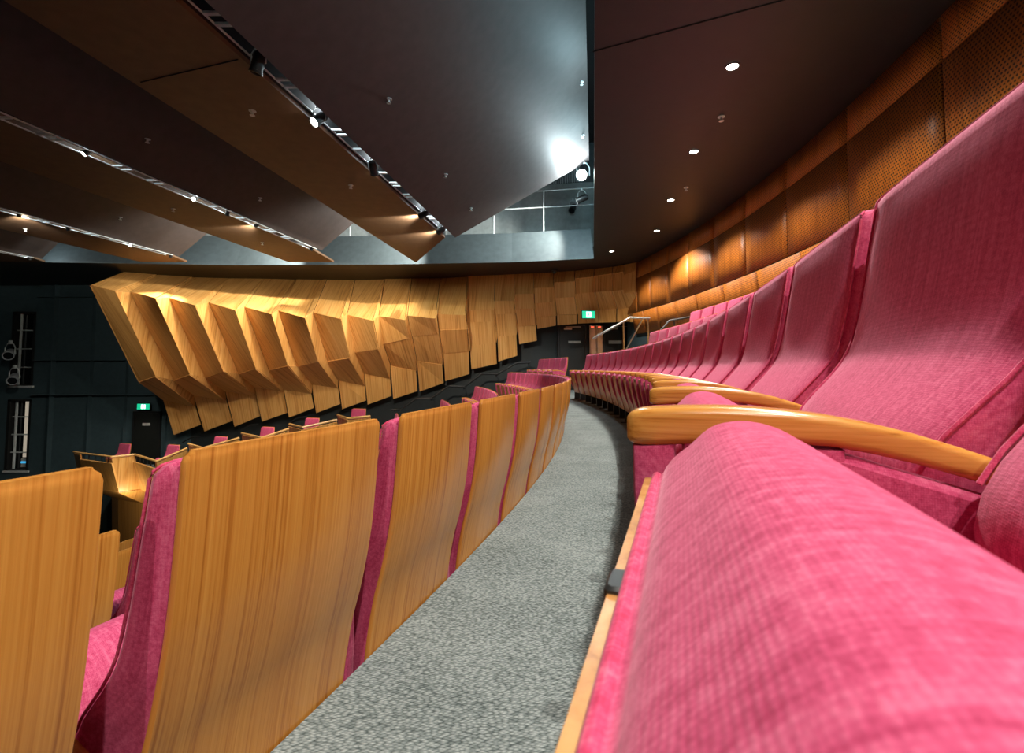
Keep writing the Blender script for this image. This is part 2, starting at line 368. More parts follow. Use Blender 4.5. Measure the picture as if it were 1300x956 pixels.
def seat_meshes():
    R = {}
    # veneered plywood back: an S-curved sheet with eased edges
    b = MB(); rings = []
    zs = [0.30 + i * (0.698 / 26) for i in range(27)]
    zs[-1] = 0.988; zs += [0.996, 1.001, 1.004]
    for z in zs:
        y = smooth_tab(SHELL, z)
        c = 0.018 - (1.004 - z) if z > 0.986 else 0.0
        ins = 0.016 - math.sqrt(max(0, 0.016 ** 2 - c * c)) if c > 0 else 0
        ins = min(ins, 0.012)
        rings.append([Vector((px, py, z)) for px, py in rrect(SW - ins, y, y + 0.014, 0.005, 2)])
    b.loft(rings); R['back_shell'] = mesh('back_shell', b.v, b.f, 40)
    # upholstered back: crowned front, boxed sides
    b = MB(); rings = []
    zs = [0.36 + i * 0.0235 for i in range(26)] + [0.960, 0.972, 0.982, 0.988, 0.991]
    def cush_half(z):
        w = 0.2440
        if z < 0.70: w -= 0.010 * min(1, (0.70 - z) / 0.10)
        if z > 0.961:
            q = (z - 0.961) / 0.030; w -= 0.030 * (1 - math.sqrt(max(0, 1 - q * q)))
        return w
    for z in zs:
        w = cush_half(z); yb = smooth_tab(SHELL, z) + 0.0145; yf = smooth_tab(FRONT, z)
        if z > 0.976: yf -= (z - 0.976) * 0.9
        wb = w - 0.0155
        ring = [(-wb, yb), (-w, yf - 0.016), (-w + 0.004, yf - 0.005), (-w + 0.012, yf)]
        for k in range(1, 10):
            u = -1 + 2 * k / 10
            ring.append((u * (w - 0.012), yf + 0.007 * (1 - u ** 4) * (1 if z < 0.93 else max(0, (0.991 - z) / 0.061))))
        ring += [(w - 0.012, yf), (w - 0.004, yf - 0.005), (w, yf - 0.016), (wb, yb)]
        rings.append([Vector((px, py, z)) for px, py in ring])
    b.loft(rings); R['back_cushion'] = mesh('back_cushion', b.v, b.f, 50)
    # piping: along both front edges and over the top
    b = MB(); pts = []
    zz = [0.60 + i * 0.025 for i in range(15)] + [0.966, 0.975, 0.983]
    def pipe_y(z): return smooth_tab(FRONT, z) - 0.001 - max(0, z - 0.976) * 0.9
    for z in zz: pts.append((-cush_half(z) + 0.0035, pipe_y(z), z))
    top = [(-0.215, pipe_y(0.9865), 0.9865), (-0.10, pipe_y(0.9875), 0.9875)]
    pts += top + [(-x, y, z) for x, y, z in reversed(top)]
    pts += [(cush_half(z) - 0.0035, pipe_y(z), z) for z in reversed(zz)]
    b.tube(pts, 0.0024, 6); R['back_piping'] = mesh('piping', b.v, b.f, 60)
    # tipped-up seat cushion, its profile swept across the seat
    prof = [(0.420, 0.599), (0.4175, 0.607), (0.411, 0.618), (0.398, 0.631), (0.380, 0.648), (0.362, 0.654), (0.344, 0.654), (0.326, 0.648), (0.304, 0.629), (0.286, 0.606), (0.272, 0.570),
            (0.258, 0.500), (0.242, 0.420), (0.228, 0.340), (0.228, 0.270), (0.245, 0.215), (0.280, 0.185), (0.318, 0.180), (0.334, 0.195), (0.352, 0.260), (0.372, 0.360), (0.392, 0.460), (0.405, 0.540)]
    n_ = len(prof); fine = []
    for i in range(n_):
        a, b_, c_, d_ = (Vector(prof[(i + k) % n_]) for k in (-1, 0, 1, 2))
        for t in (0, 1 / 3, 2 / 3):
            fine.append(tuple(0.5 * ((2 * b_) + (c_ - a) * t + (2 * a - 5 * b_ + 4 * c_ - d_) * t * t + (3 * b_ - a - 3 * c_ + d_) * t ** 3)))
    prof = fine
    cy = 0.325; cz = 0.42
    b = MB(); rings = []
    for x, sc in ((-0.236, 0.84), (-0.234, 0.90), (-0.228, 0.945), (-0.220, 0.975), (-0.190, 0.993), (-0.12, 1.0), (0, 1.004), (0.12, 1.0), (0.190, 0.993), (0.220, 0.975), (0.228, 0.945), (0.234, 0.90), (0.236, 0.84)):
        ring = []
        for i, (py, pz) in enumerate(prof):
            k = sc
            # the front face stays flat on the pan; only the padded side swells
            fy = cy + (py - cy) * (k if py < 0.40 else 1 - (1 - k) * 0.25)
            ring.append(Vector((x, fy, cz + (pz - cz) * (1 - (1 - k) * 0.42))))
        rings.append(ring)
    b.loft(rings); R['seat_cushion'] = mesh('seat_cushion', b.v, b.f, 60)
    b = MB()
    line = [(-0.234, 0.363, 0.30), (-0.235, 0.396, 0.45), (-0.235, 0.4155, 0.57), (-0.232, 0.4200, 0.594), (-0.222, 0.4225, 0.6015), (-0.15, 0.4230, 0.603), (0, 0.4232, 0.6035)]
    line = line + [(-x, y, z) for x, y, z in reversed(line[:-1])]
    b.tube(line, 0.0038, 8); R['seat_piping'] = mesh('piping', b.v, b.f, 60)
    # plywood pan below the cushion (vertical while the seat is tipped up)
    b = MB(); rings = []
    for z, y, w in ((0.158, 0.326, 0.222), (0.163, 0.327, 0.230), (0.26, 0.354, 0.234), (0.36, 0.376, 0.236), (0.46, 0.398, 0.236), (0.54, 0.4135, 0.236), (0.590, 0.4235, 0.234), (0.5985, 0.4255, 0.228)):
        rings.append([Vector((px, py, z)) for px, py in rrect(w, y, y + 0.0075, 0.003, 2)])
    b.loft(rings); R['seat_pan'] = mesh('seat_pan', b.v, b.f, 40)
    b = MB(); b.box((-0.011, 0.4250, 0.570), (0.011, 0.4345, 0.6015), None, 0.0015)
    R['latch'] = mesh('latch', b.v, b.f, 30)
    # arm: long lacquered bar that bows down to the back
    b = MB(); rings = []
    top = [(0.10, 0.597), (0.12, 0.606), (0.18, 0.629), (0.23, 0.645), (0.28, 0.655), (0.33, 0.660), (0.38, 0.661), (0.42, 0.659), (0.46, 0.656)]
    bot = [(0.10, 0.577), (0.12, 0.584), (0.18, 0.606), (0.23, 0.620), (0.28, 0.629), (0.33, 0.630), (0.38, 0.627), (0.42, 0.624), (0.46, 0.621)]
    for y, sc in [(0.10, 1), (0.13, 1), (0.16, 1), (0.19, 1), (0.22, 1), (0.25, 1), (0.28, 1), (0.31, 1), (0.34, 1), (0.37, 1), (0.40, 1), (0.425, 1), (0.437, 0.97), (0.444, 0.90), (0.449, 0.78), (0.4515, 0.6)]:
        zt, zb = smooth_tab(top, y), smooth_tab(bot, y); zc = (zt + zb) / 2; hz = (zt - zb) / 2 * sc
        hx = (0.018 + 0.005 * min(1, (y - 0.10) / 0.2)) * sc
        rings.append([Vector((px, y, zc + pz)) for px, pz in rrect(hx, -hz, hz, 0.0075 * sc, 3)])
    b.loft(rings); R['armrest'] = mesh('armrest', b.v, b.f, 40)
    # upholstered side standard below the arm: front pad and main pad with a gap between
    b = MB()
    def pad(y0, y1, z0, zt):
        rr = []
        n = 4
        for z, ins in ((z0, 0.006), (z0 + 0.008, 0), (zt(0) - 0.03, 0), (None, 0), (None, 0.006)):
            ring = []
            for px, py in rrect(0.0205 - ins, y0 + ins, y1 - ins, 0.010, 3):
                zz = z if z is not None else zt(py) - (0.006 if ins == 0 else 0)
                ring.append(Vector((px, py, zz)))
            rr.append(ring)
        b.loft(rr)
    out = [(0.4465, 0.622), (0.446, 0.58), (0.443, 0.52), (0.432, 0.45), (0.405, 0.36), (0.36, 0.26), (0.32, 0.19), (0.30, 0.17)]
    inn = [(0.407, 0.6255), (0.407, 0.58), (0.404, 0.52), (0.395, 0.45), (0.370, 0.36), (0.33, 0.26), (0.295, 0.19), (0.285, 0.17)]
    rr = []
    for (yo, zo), (yi, zi) in zip(out, inn):
        rr.append([Vector((px, py, zi + (zo - zi) * (py - yi) / (yo - yi))) for px, py in rrect(0.0205, yi, yo, 0.006, 2)])
    b.loft(rr)
    pad(0.11, 0.280, 0.17, lambda y: (smooth_tab(bot, y) - 0.006) if y else 0.57)
    # main web between them
    rr = []
    for yo, zo in [(0.401, 0.6265), (0.401, 0.58), (0.398, 0.52), (0.389, 0.45), (0.364, 0.36), (0.324, 0.26), (0.289, 0.19)]:
        rr.append([Vector((px, py, zo)) for px, py in rrect(0.0195, 0.270, yo, 0.006, 2)])
    b.loft(rr)
    R['side_panel'] = mesh('side_panel', b.v, b.f, 40)
    # steel foot
    b = MB(); b.box((-0.016, 0.21, 0.0), (0.016, 0.33, 0.172), None, 0.003); b.box((-0.035, 0.15, 0.0), (0.035, 0.39, 0.010), None, 0.003)
    R['leg'] = mesh('leg', b.v, b.f, 30)
    return R
SM = seat_meshes()
for k, m in (('back_shell', 'back_veneer'), ('back_cushion', 'pink'), ('back_piping', 'welt'), ('seat_cushion', 'pink'), ('seat_piping', 'welt'), ('seat_pan', 'pan_wood'), ('latch', 'black_metal'), ('armrest', 'arm_wood'), ('side_panel', 'pink'), ('leg', 'black_metal')):
    SM[k].materials.append(M[m])
ARM_X = -0.272      # the arm and its standard stand between this seat and the one nearer the viewer
def make_seat():
    root = empty('theatre_seat')
    link('back_shell', SM['back_shell'], None, root)
    c = link('back_cushion', SM['back_cushion'], None, root); link('piping', SM['back_piping'], None, c)
    c = link('seat_cushion', SM['seat_cushion'], None, root); link('piping', SM['seat_piping'], None, c)
    p = link('seat_pan', SM['seat_pan'], None, root); link('latch', SM['latch'], None, p)
    for nm in ('armrest', 'side_panel', 'leg'):
        o = link(nm, SM[nm], None, root); o.location.x = ARM_X
    return root
seat_proto = make_seat(); proto_used = [False]
def place_seat(r, s, z, label, group, end_arm=False):
    """r: radius of the shell's top outer edge; s: arc position of the seat's middle"""
    o = copy_tree(seat_proto) if proto_used[0] else seat_proto
    proto_used[0] = True
    o.location = arc(r, s, z); o.rotation_euler = (0, 0, arc_rot(s))
    tag(o, label, 'seat', group)
    for ch in o.children:
        if ch.name.startswith('back_'): ch.scale.z = BACK_TALL.get(group, 1.0)
    if end_arm:
        for nm in ('armrest', 'side_panel', 'leg'):
            e = link(nm, SM[nm], None, o); e.location.x = -ARM_X
    return o
STEP = 0.42
BACK_TALL = {'rose seats in the long row right of the aisle': 1.017}   # this row's backs stand a little taller
ROW_R = {3: 2.185, 2: 1.305, 1: 0.400, 0: -0.631, -1: -1.75, -2: -2.72, -3: -4.06}
def pitch(r, w): return w * D / (D + r)

# row beside the viewer (right of the aisle)
P1 = 0.55 * D / (D + 0.354)
for k in range(0, 21):
    s = 0.228 + P1 * k
    n = 21 - k
    if k == 0: lab = 'rose tip-up seat filling the lower right corner, close enough to show its weave'
    elif k == 1: lab = 'rose seat with the tallest backrest at the right edge, beyond the nearest armrest'
    elif n == 1: lab = 'rose seat at the far end of the long right row, by the doors'
    else: lab = '%s rose seat from the door end of the long row right of the aisle' % ORD[n]
    place_seat(ROW_R[1], s, 0.0, lab, 'rose seats in the long row right of the aisle', end_arm=(k == 20))
for j in range(5):
    lab = '%s rose seat of the short far row, counted from the black doors' % ORD[j + 1]
    place_seat(ROW_R[1], 13.42 + P1 * j, 0.0, lab, 'short row of seats before the doors', end_arm=(j == 4))
# two raised rows behind it, under the curved wall
P2 = pitch(ROW_R[2], 0.555)
for j in range(NR2):
    place_seat(ROW_R[2], 9.72 - 0.277 - P2 * j, STEP, '%s rose backrest from the handrail end of the raised row behind the right row' % ORD[j + 1],
               'seats of the raised row behind the right row', end_arm=(j == 0))
P3 = pitch(ROW_R[3], 0.555)
for j in range(NR3):
    place_seat(ROW_R[3], 9.86 - 0.277 - P3 * j, 2 * STEP, '%s rose backrest from the left in the topmost row under the perforated wall' % ORD[j + 1],
               'seats of the topmost row', end_arm=(j == 0))
# wood-backed row left of the aisle
P0 = pitch(ROW_R[0], 0.558)
for i in R0:
    s = (-0.085 * D / (D + ROW_R[0])) + 0.2305 * D / (D + ROW_R[0]) + P0 * i
    n = 28 - i
    if i == 0: lab = 'seat with the broad honey veneer back cut off by the left edge of the photo'
    elif i == 1: lab = 'seat with the widest whole veneer back, big in the left foreground beside the carpet aisle'
    elif i < 9: lab = '%s honey veneer seat back from the left edge, along the carpet aisle' % ORD[i + 1]
    elif n == 1: lab = 'rose seat at the far end of the curving row left of the aisle'
    else: lab = '%s rose seat from the far end of the curving row left of the aisle' % ORD[n]
    place_seat(ROW_R[0], s, -STEP, lab, 'veneer-backed seats of the row left of the aisle', end_arm=(i == 27))
# lower rows beyond it: only what shows over and between the backs
NAMES = {-1: 'first row below the aisle', -2: 'second row below the aisle', -3: 'third row below the aisle'}
PHASE = {-1: 1.17 - 0.2305, -2: 2.13, -3: 3.10}
for row in (-1, -2, -3):
    p = pitch(ROW_R[row], 0.558)
    kmax = int((LOW_END[row] - PHASE[row]) / p)
    for k in LOW[row](kmax):
        if k > 6:
            n = kmax - k + 1
            lab = ('rose seat at the far end of the %s' % NAMES[row]) if n == 1 else '%s rose seat from the far end of the %s' % (ORD[n], NAMES[row])
        else:
            lab = '%s seat from the left glimpsed between the near veneer backs, %s' % (ORD[k + 1], NAMES[row])
        place_seat(ROW_R[row], PHASE[row] + p * k, STEP * (row - 1), lab, 'seats of the ' + NAMES[row], end_arm=(k == kmax))
# ------------------------------------------------------------------ floor: carpeted tiers
ZC = 3.75                      # underside of the flat ceiling soffits
def arc_strip(b, r0, r1, z, s0, s1, step=0.35, thick=None):
    n = max(2, int((s1 - s0) / step)); o = len(b.v)
    for i in range(n + 1):
        s = s0 + (s1 - s0) * i / n
        b.v += [arc(r0, s, z), arc(r1, s, z)]
    for i in range(n): b.f.append((o + 2 * i, o + 2 * i + 1, o + 2 * i + 3, o + 2 * i + 2))
def arc_wall(b, r0, z0, r1, z1, s0, s1, step=0.35):
    n = max(2, int((s1 - s0) / step)); o = len(b.v)
    for i in range(n + 1):
        s = s0 + (s1 - s0) * i / n
        b.v += [arc(r0, s, z0), arc(r1, s, z1)]
    for i in range(n): b.f.append((o + 2 * i, o + 2 * i + 1, o + 2 * i + 3, o + 2 * i + 2))
TIER = {}
b = MB()
edge = {0: -1.83, 1: -0.712, 2: 0.319, 3: 1.224, -1: -2.805, -2: -4.145, -3: -5.1}
order = [-3, -2, -1, 0, 1, 2, 3]
S0 = -5.0
for k in order:
    z = STEP * (k - 1)
    r_in = edge[k]; r_out = edge[k + 1] if k < 3 else 2.60
    s1 = 18.5
    if k >= 2: s1 = 10.1
    arc_strip(b, r_in, r_out, z, S0, s1)
    arc_wall(b, r_in, z - STEP, r_in, z, S0, s1)
    if k >= 2:      # end of the raised tiers towards the doors
        v = [arc(r_in, s1, 0), arc(2.6, s1, 0), arc(2.6, s1, z), arc(r_in, s1, z)]
        b.add(v, [(0, 1, 2, 3)])
arc_strip(b, edge[2], 3.4, 0.0, 10.1, 18.5)
fl = structure(b.obj('floor', M['carpet'], None, None))
# stalls floor far below the balcony front
b = MB(); b.box((-26, -8, -6.3), (6, 18, -6.2)); structure(b.obj('floor_stalls', M['void'], None, None))
# balcony front below the lowest row
b = MB(); arc_wall(b, -5.1, -6.2, -5.1, -1.68, S0, 18.5); structure(b.obj('wall_balcony', M['black_wall'], None, None))

# ------------------------------------------------------------------ curved wall of perforated panels (right)
wr = structure(empty('wall_right'))
JOINTS = [-4.6, -3.25, -1.9, -0.55, 0.80, 2.14, 3.14, 4.48, 5.82, 7.15, 8.37, 9.53, 10.63, 11.64, 12.57, 13.35, 14.0]
RW = 2.50
def wall_strip(name, r0, z0, r1, z1, s0, s1, mat, skew=0.0, gap=0.022):
    n = 6; v = []; uv = []; f = []
    for i in range(n + 1):
        t = i / n; s = s0 + gap / 2 + (s1 - s0 - gap) * t
        v += [arc(r0, s, z0), arc(r1, s + skew, z1)]
        L = math.hypot(r1 - r0, z1 - z0)
        uv += [(s * 1.1, 0), (s * 1.1, L)]
    for i in range(n): f.append((2 * i, 2 * i + 1, 2 * i + 3, 2 * i + 2))
    me = mesh(name, v, f, 30, uv)
    o = link(name, me, M[mat], wr)
    sm = o.modifiers.new('thickness', 'SOLIDIFY'); sm.thickness = 0.02; sm.offset = 0
    return o
for a, c in zip(JOINTS, JOINTS[1:]):
    wall_strip('perforated_panel', RW, 2.30, RW, 3.26, a, c, 'perf')
    wall_strip('cove_panel', RW + 0.005, 3.275, RW + 0.12, 3.80, a, c, 'perf', 0.16)
    wall_strip('kick_panel', RW + 0.26, 1.72, RW + 0.005, 2.285, a, c, 'perf', -0.30)
b = MB(); arc_wall(b, RW + 0.28, 0.0, RW + 0.28, 1.74, S0, 12.2); b.obj('dado', M['wall_wood'], wr)
b = MB(); arc_wall(b, RW + 0.32, 0.0, RW + 0.32, 4.2, S0, 14.6); b.obj('backing', M['black_wall'], wr)

# ------------------------------------------------------------------ black side wall with the folded timber panels
wl = structure(empty('wall_side'))
WPL = [(-26, 17.75), (-18.30, 17.66), (-17.42, 17.64), (-11.5, 17.5), (-8, 17.15), (-4, 16.75), (0, 16.25), (1.3, 16.0), (4.4, 15.65)]
def poly_wall(b, pl, z0, z1):
    o = len(b.v)
    for x, y in pl: b.v += [Vector((x, y, z0)), Vector((x, y, z1))]
    for i in range(len(pl) - 1): b.f.append((o + 2 * i, o + 2 * i + 1, o + 2 * i + 3, o + 2 * i + 2))
b = MB()
poly_wall(b, WPL[:2], -6.2, 8); poly_wall(b, WPL[2:4], -6.2, 8)
sl = WPL[1:3]
for z0, z1 in ((-6.2, -2.98), (-0.42, 0.06), (2.78, 8)): poly_wall(b, sl, z0, z1)
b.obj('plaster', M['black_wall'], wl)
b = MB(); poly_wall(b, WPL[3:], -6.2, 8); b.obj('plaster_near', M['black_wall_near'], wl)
p2 = arc(RW + 0.3, 13.9)
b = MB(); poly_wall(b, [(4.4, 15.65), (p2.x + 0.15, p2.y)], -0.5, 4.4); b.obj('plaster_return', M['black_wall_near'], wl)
# raised seams of the wall's sheeting
b = MB()
for z in (1.0, -0.25, 3.3):
    b.box((-17.3, 17.44 if z < 3 else 17.46, z - 0.012), (-11.6, 17.60, z + 0.012))
for x in (-16.6, -15.2, -13.9, -12.4):
    b.box((x - 0.010, 17.44, -6), (x + 0.010, 17.62, 4.2))
b.obj('seam', M['black_wall'], wl)
fw = structure(empty('wall_timber'))
for i, (L, R) in enumerate(FOLDS):
    b = MB()
    L = [Vector(q) for q in L]; R = [Vector(q) for q in R]
    for q in range(4):       # a shadow gap beside every board
        g = 0.018 if (q == 0 or i >= 8) else 0.006
        L0, R0_, L1, R1_ = L[q].lerp(R[q], g), R[q].lerp(L[q], g), L[q + 1].lerp(R[q + 1], g), R[q + 1].lerp(L[q + 1], g)
        b.add([L0, R0_, R1_, L1], [(0, 1, 2, 3)])
    if i + 1 < len(FOLDS):
        Q = [Vector(q) for q in FOLDS[i + 1][0]]
        for q in range(3):
            b.add([R[q], Q[q], Q[q + 1], R[q + 1]], [(0, 1, 2, 3)])
    if i == 0:           # outer cheek of the first fold, back to the wall
        W = [Vector((q.x - 0.05, 17.5, q.z)) for q in L]
        for q in range(4): b.add([L[q], W[q], W[q + 1], L[q + 1]], [(0, 1, 2, 3)])
    o = b.obj('folded_panel', M['wall_wood'], fw, None)
    sm = o.modifiers.new('thickness', 'SOLIDIFY'); sm.thickness = 0.025; sm.offset = -1
# windows of the side wall, with deep black reveals
def window(name, z0, z1, curtain):
    x0, x1, y = -18.30, -17.42, 17.65
    w = structure(empty(name, (0, 0, 0)))
    b = MB()
    b.box((x0, y, z0), (x0 + 0.10, y + 0.35, z1)); b.box((x1 - 0.10, y, z0), (x1, y + 0.35, z1))
    b.box((x0, y, z1 - 0.08), (x1, y + 0.35, z1)); b.box((x0, y, z0), (x1, y + 0.35, z0 + 0.05))
    b.obj('frame', M['black_metal'], w)
    b = MB(); n = 4
    for k in range(1, n):
        z = z0 + (z1 - z0) * k / n; b.box((x0 + 0.1, y + 0.10, z - 0.018), (x1 - 0.1, y + 0.15, z + 0.018))
    b.box((x0 + 0.20, y + 0.09, z0), (x0 + 0.245, y + 0.15, z1))
    b.box((x1 - 0.15, y + 0.09, z0), (x1 - 0.115, y + 0.15, z1))
    b.obj('glazing_bar', M['grey_metal'], w)
    b = MB(); b.box((x0 + 0.1, y + 0.2, z0), (x1 - 0.1, y + 0.21, z1)); b.obj('pane', M['pane'], w)
    b = MB(); b.box((x0 + 0.02, y - 0.07, z0 - 0.05), (x1 + 0.06, y + 0.02, z0 + 0.015)); b.obj('sill', M['grey_metal'], w)
    if curtain:
        b = MB(); xs = [x0 + 0.46 + 0.30 * k / 12 for k in range(13)]
        poly_wall(b, [(x, y + 0.185 + 0.008 * (-1) ** k) for k, x in enumerate(xs)], z0 + 0.45, z1 - 0.05)
        b.obj('curtain', M['cream'], w)
        b = MB(); b.box((x0 + 0.44, y + 0.17, z0 + 0.10), (x1 - 0.12, y + 0.19, z0 + 0.42)); b.obj('lit_opening', M['white_plate'], w)
        b = MB(); b.box((x0 + 0.44, y + 0.155, z0 + 0.24), (x1 - 0.12, y + 0.165, z0 + 0.31)); b.obj('blue_strip', M['screen_blue'], w)
window('window_1', 0.06, 2.78, False)
window('window_2', -2.98, -0.42, True)
# doors
def door(name, x0, x1, y, z0, z1, plates, closer=True, rot=0):
    d = structure(empty(name, (x0, y, z0), rot)); w = x1 - x0; h = z1 - z0
    b = MB(); b.box((0.04, -0.045, 0.01), (w - 0.04, 0.0, h - 0.05), None, 0.004); b.obj('leaf', M['black_door'], d)
    b = MB(); b.box((-0.03, -0.06, 0), (0.035, 0.04, h)); b.box((w - 0.035, -0.06, 0), (w + 0.03, 0.04, h)); b.box((-0.03, -0.06, h - 0.045), (w + 0.03, 0.04, h + 0.02))
    b.obj('frame', M['black_metal'], d)
    for (px, pz, pw, ph) in plates:
        b = MB(); b.box((px - pw / 2, -0.053, pz - ph / 2), (px + pw / 2, -0.044, pz + ph / 2)); b.obj('sign_plate', M['white_plate'], d)
    if closer:
        b = MB(); b.box((w * 0.20, -0.10, h - 0.20), (w * 0.20 + 0.26, -0.045, h - 0.13), None, 0.006); b.box((w * 0.25, -0.12, h - 0.12), (w * 0.25 + 0.50, -0.10, h - 0.095))
        b.obj('door_closer', M['steel'], d)
    return d
door('door_1', 1.52, 2.42, 15.84, 0.0, 2.16, [(0.52, 1.56, 0.40, 0.075)])
door('door_2', 2.98, 3.90, 15.68, 0.0, 2.16, [(0.36, 1.55, 0.42, 0.10)])
door('door_3', 3.98, 4.78, 15.60, 0.0, 2.16, [(0.42, 1.60, 0.50, 0.07)], False)
door('door_4', -13.52, -12.60, 17.46, -2.97, -0.85, [(0.46, 1.68, 0.28, 0.09)], False)
# brushed steel leaves between the black doors
d = structure(empty('door_5', (2.52, 15.74, 0.0)))
for k, x in enumerate((0.0, 0.225)):
    b = MB(); b.box((x, -0.05, 0.01), (x + 0.215, -0.01, 2.10), None, 0.004); b.obj('steel_leaf', M['steel'], d)
    b = MB(); b.box((x + 0.02, -0.085, 0.1), (x + 0.045, -0.05, 2.0), None, 0.006); b.obj('pull_bar', M['steel'], d)
    b = MB(); b.box((x + 0.06, -0.055, 2.03), (x + 0.14, -0.048, 2.06)); b.obj('indicator', M['red_led'], d)

# the hall behind the viewer and across the stage
b = MB(); poly_wall(b, [(-27, -8.8), (8, -8.8)], -6.3, 8.2); structure(b.obj('wall_rear', M['black_wall_near'], None, None))
b = MB(); poly_wall(b, [(-26.5, -9), (-26.5, 18)], -6.3, 8.2); structure(b.obj('wall_stage', M['black_wall_near'], None, None))
b = MB(); poly_wall(b, [(5.2, -9), (5.2, 18)], -6.3, 8.2); structure(b.obj('wall_back', M['black_wall_near'], None, None))
# ------------------------------------------------------------------ exit signs
def exit_sign(loc, label, rz=0.0, w=0.36, h=0.21):
    t = empty('exit_sign', loc, rz)
    tag(t, label, 'exit sign', 'green exit signs')
    b = MB(); b.box((-w / 2 - 0.015, -0.02, -h / 2 - 0.015), (w / 2 + 0.015, 0.035, h / 2 + 0.03), None, 0.006); b.obj('housing', M['black_metal'], t)
    b = MB(); b.box((-w / 2, -0.026, -h / 2), (w / 2, -0.019, h / 2)); b.obj('green_panel', M['exit_green'], t)
    b = MB(); b.box((-0.075, -0.031, -h / 2 + 0.025), (0.075, -0.025, h / 2 - 0.025)); dr = b.obj('doorway_symbol', M['exit_white'], t)
    # running figure in the doorway
    b = MB(); y0, y1 = -0.036, -0.030
    def limb(p, q, wd):
        p = Vector((p[0], 0, p[1])); q = Vector((q[0], 0, q[1])); n = (q - p).cross(Vector((0, 1, 0))).normalized() * wd / 2
        b.add([v + Vector((0, y, 0)) for y in (y0, y1) for v in (p - n, p + n, q + n, q - n)], [(0, 1, 2, 3), (7, 6, 5, 4), (0, 4, 5, 1), (1, 5, 6, 2), (2, 6, 7, 3), (3, 7, 4, 0)])
    limb((0.012, 0.030), (-0.006, -0.015), 0.026); limb((-0.006, -0.012), (0.028, -0.040), 0.016); limb((0.028, -0.040), (0.020, -0.074), 0.014)
    limb((-0.006, -0.012), (-0.022, -0.048), 0.016); limb((-0.022, -0.048), (-0.056, -0.052), 0.013)
    limb((0.014, 0.026), (0.046, 0.004), 0.012); limb((0.010, 0.026), (-0.034, 0.022), 0.012)
    for k in range(8):
        a = PI * k / 8; limb((0.022 + 0.013 * math.cos(a), 0.055 + 0.013 * math.sin(a)), (0.022 - 0.013 * math.cos(a), 0.055 - 0.013 * math.sin(a)), 0.010)
    b.obj('running_figure', M['exit_green'], dr, None)
exit_sign((2.32, 14.62, 2.33), 'green exit sign hanging over the black doors at the end of the aisle', 0.12, 0.40, 0.22)
exit_sign((-13.15, 17.38, -0.66), 'green exit sign on the black side wall at far left', 0.0, 0.44, 0.20)

# ------------------------------------------------------------------ ceiling
DX = 0.168
def cx(x0, y): return x0 + DX * y
RING = [(-26, 13.2), (-14.6, 13.68), (-8.2, 14.15), (-3.5, 14.05), (0, 13.75), (2.28, 13.30)]
# flat soffit over the viewer's side, from the open gap to the curved wall
b = MB(); ys = [-6 + 0.5 * i for i in range(39)] + [13.30]
ys = [y for y in ys if y <= 13.30]
for y in ys:
    xr = CX + math.sqrt((D + RW + 0.1) ** 2 - (y - CY) ** 2)
    b.v += [Vector((cx(0.04, y), y, ZC)), Vector((xr, y, ZC))]
for i in range(len(ys) - 1): b.f.append((2 * i, 2 * i + 1, 2 * i + 3, 2 * i + 2))
o = len(b.v); b.v += [Vector((cx(0.04, y), y, 6.4)) for y in (ys[0], ys[-1])]
for q in b.v[o:]: q.z = ZC + 0.25
b.f.append((0, o, o + 1, 2 * (len(ys) - 1)))
o = len(b.v); xr = CX + math.sqrt((D + RW + 0.1) ** 2 - (13.30 - CY) ** 2)
b.v += [Vector(p) for p in ((2.28, 13.30, ZC), (xr, 13.30, ZC), (4.6, 17.2, ZC), (2.28, 17.2, ZC))]
b.f.append((o, o + 1, o + 2, o + 3))
structure(b.obj('ceiling_soffit', M['dark_soffit'], None, None))
# ring soffit over the side wall
b = MB(); o = 0
for x, y in RING: b.v += [Vector((x, y, ZC)), Vector((x, 17.8, ZC))]
for i in range(len(RING) - 1): b.f.append((2 * i, 2 * i + 1, 2 * i + 3, 2 * i + 2))
structure(b.obj('ceiling_ring', M['dark_soffit'], None, None))
# slate fascia above the ring and the plant behind its railing
b = MB(); o = len(b.v)
for x, y in RING: b.v += [Vector((x, y + 0.02, ZC)), Vector((x, y + 0.55, 4.75)), Vector((x, y + 2.4, 4.76))]
for i in range(len(RING) - 1):
    k = 3 * i; b.f += [(k, k + 1, k + 4, k + 3), (k + 1, k + 2, k + 5, k + 4)]
structure(b.obj('wall_fascia', M['fascia'], None, None))
wb = structure(empty('wall_catwalk'))
b = MB(); poly_wall(b, [(x, y + 2.4) for x, y in RING] + [(5, 15.5)], 4.7, 6.85); b.obj('concrete_face', M['concrete'], wb, None)
b = MB()
for (x0, y0), (x1, y1) in zip(RING[2:], RING[3:]):
    n = int((x1 - x0) / 0.075)
    for k in range(n):
        t = k / n; x = x0 + (x1 - x0) * t; y = y0 + (y1 - y0) * t + 2.36
        b.box((x, y - 0.03, 6.86), (x + 0.04, y + 0.02, 8.0))
b.obj('ribbed_sheet', M['grey_metal'], wb, None)
b = MB(); poly_wall(b, [(x, y + 2.42) for x, y in RING] + [(5, 15.5)], 6.85, 8.2); b.obj('sheet_backing', M['fascia'], wb, None)
b = MB(); b.box((-28, -9, 8.2), (8, 19, 8.3)); structure(b.obj('ceiling_slab', M['void'], None, None))
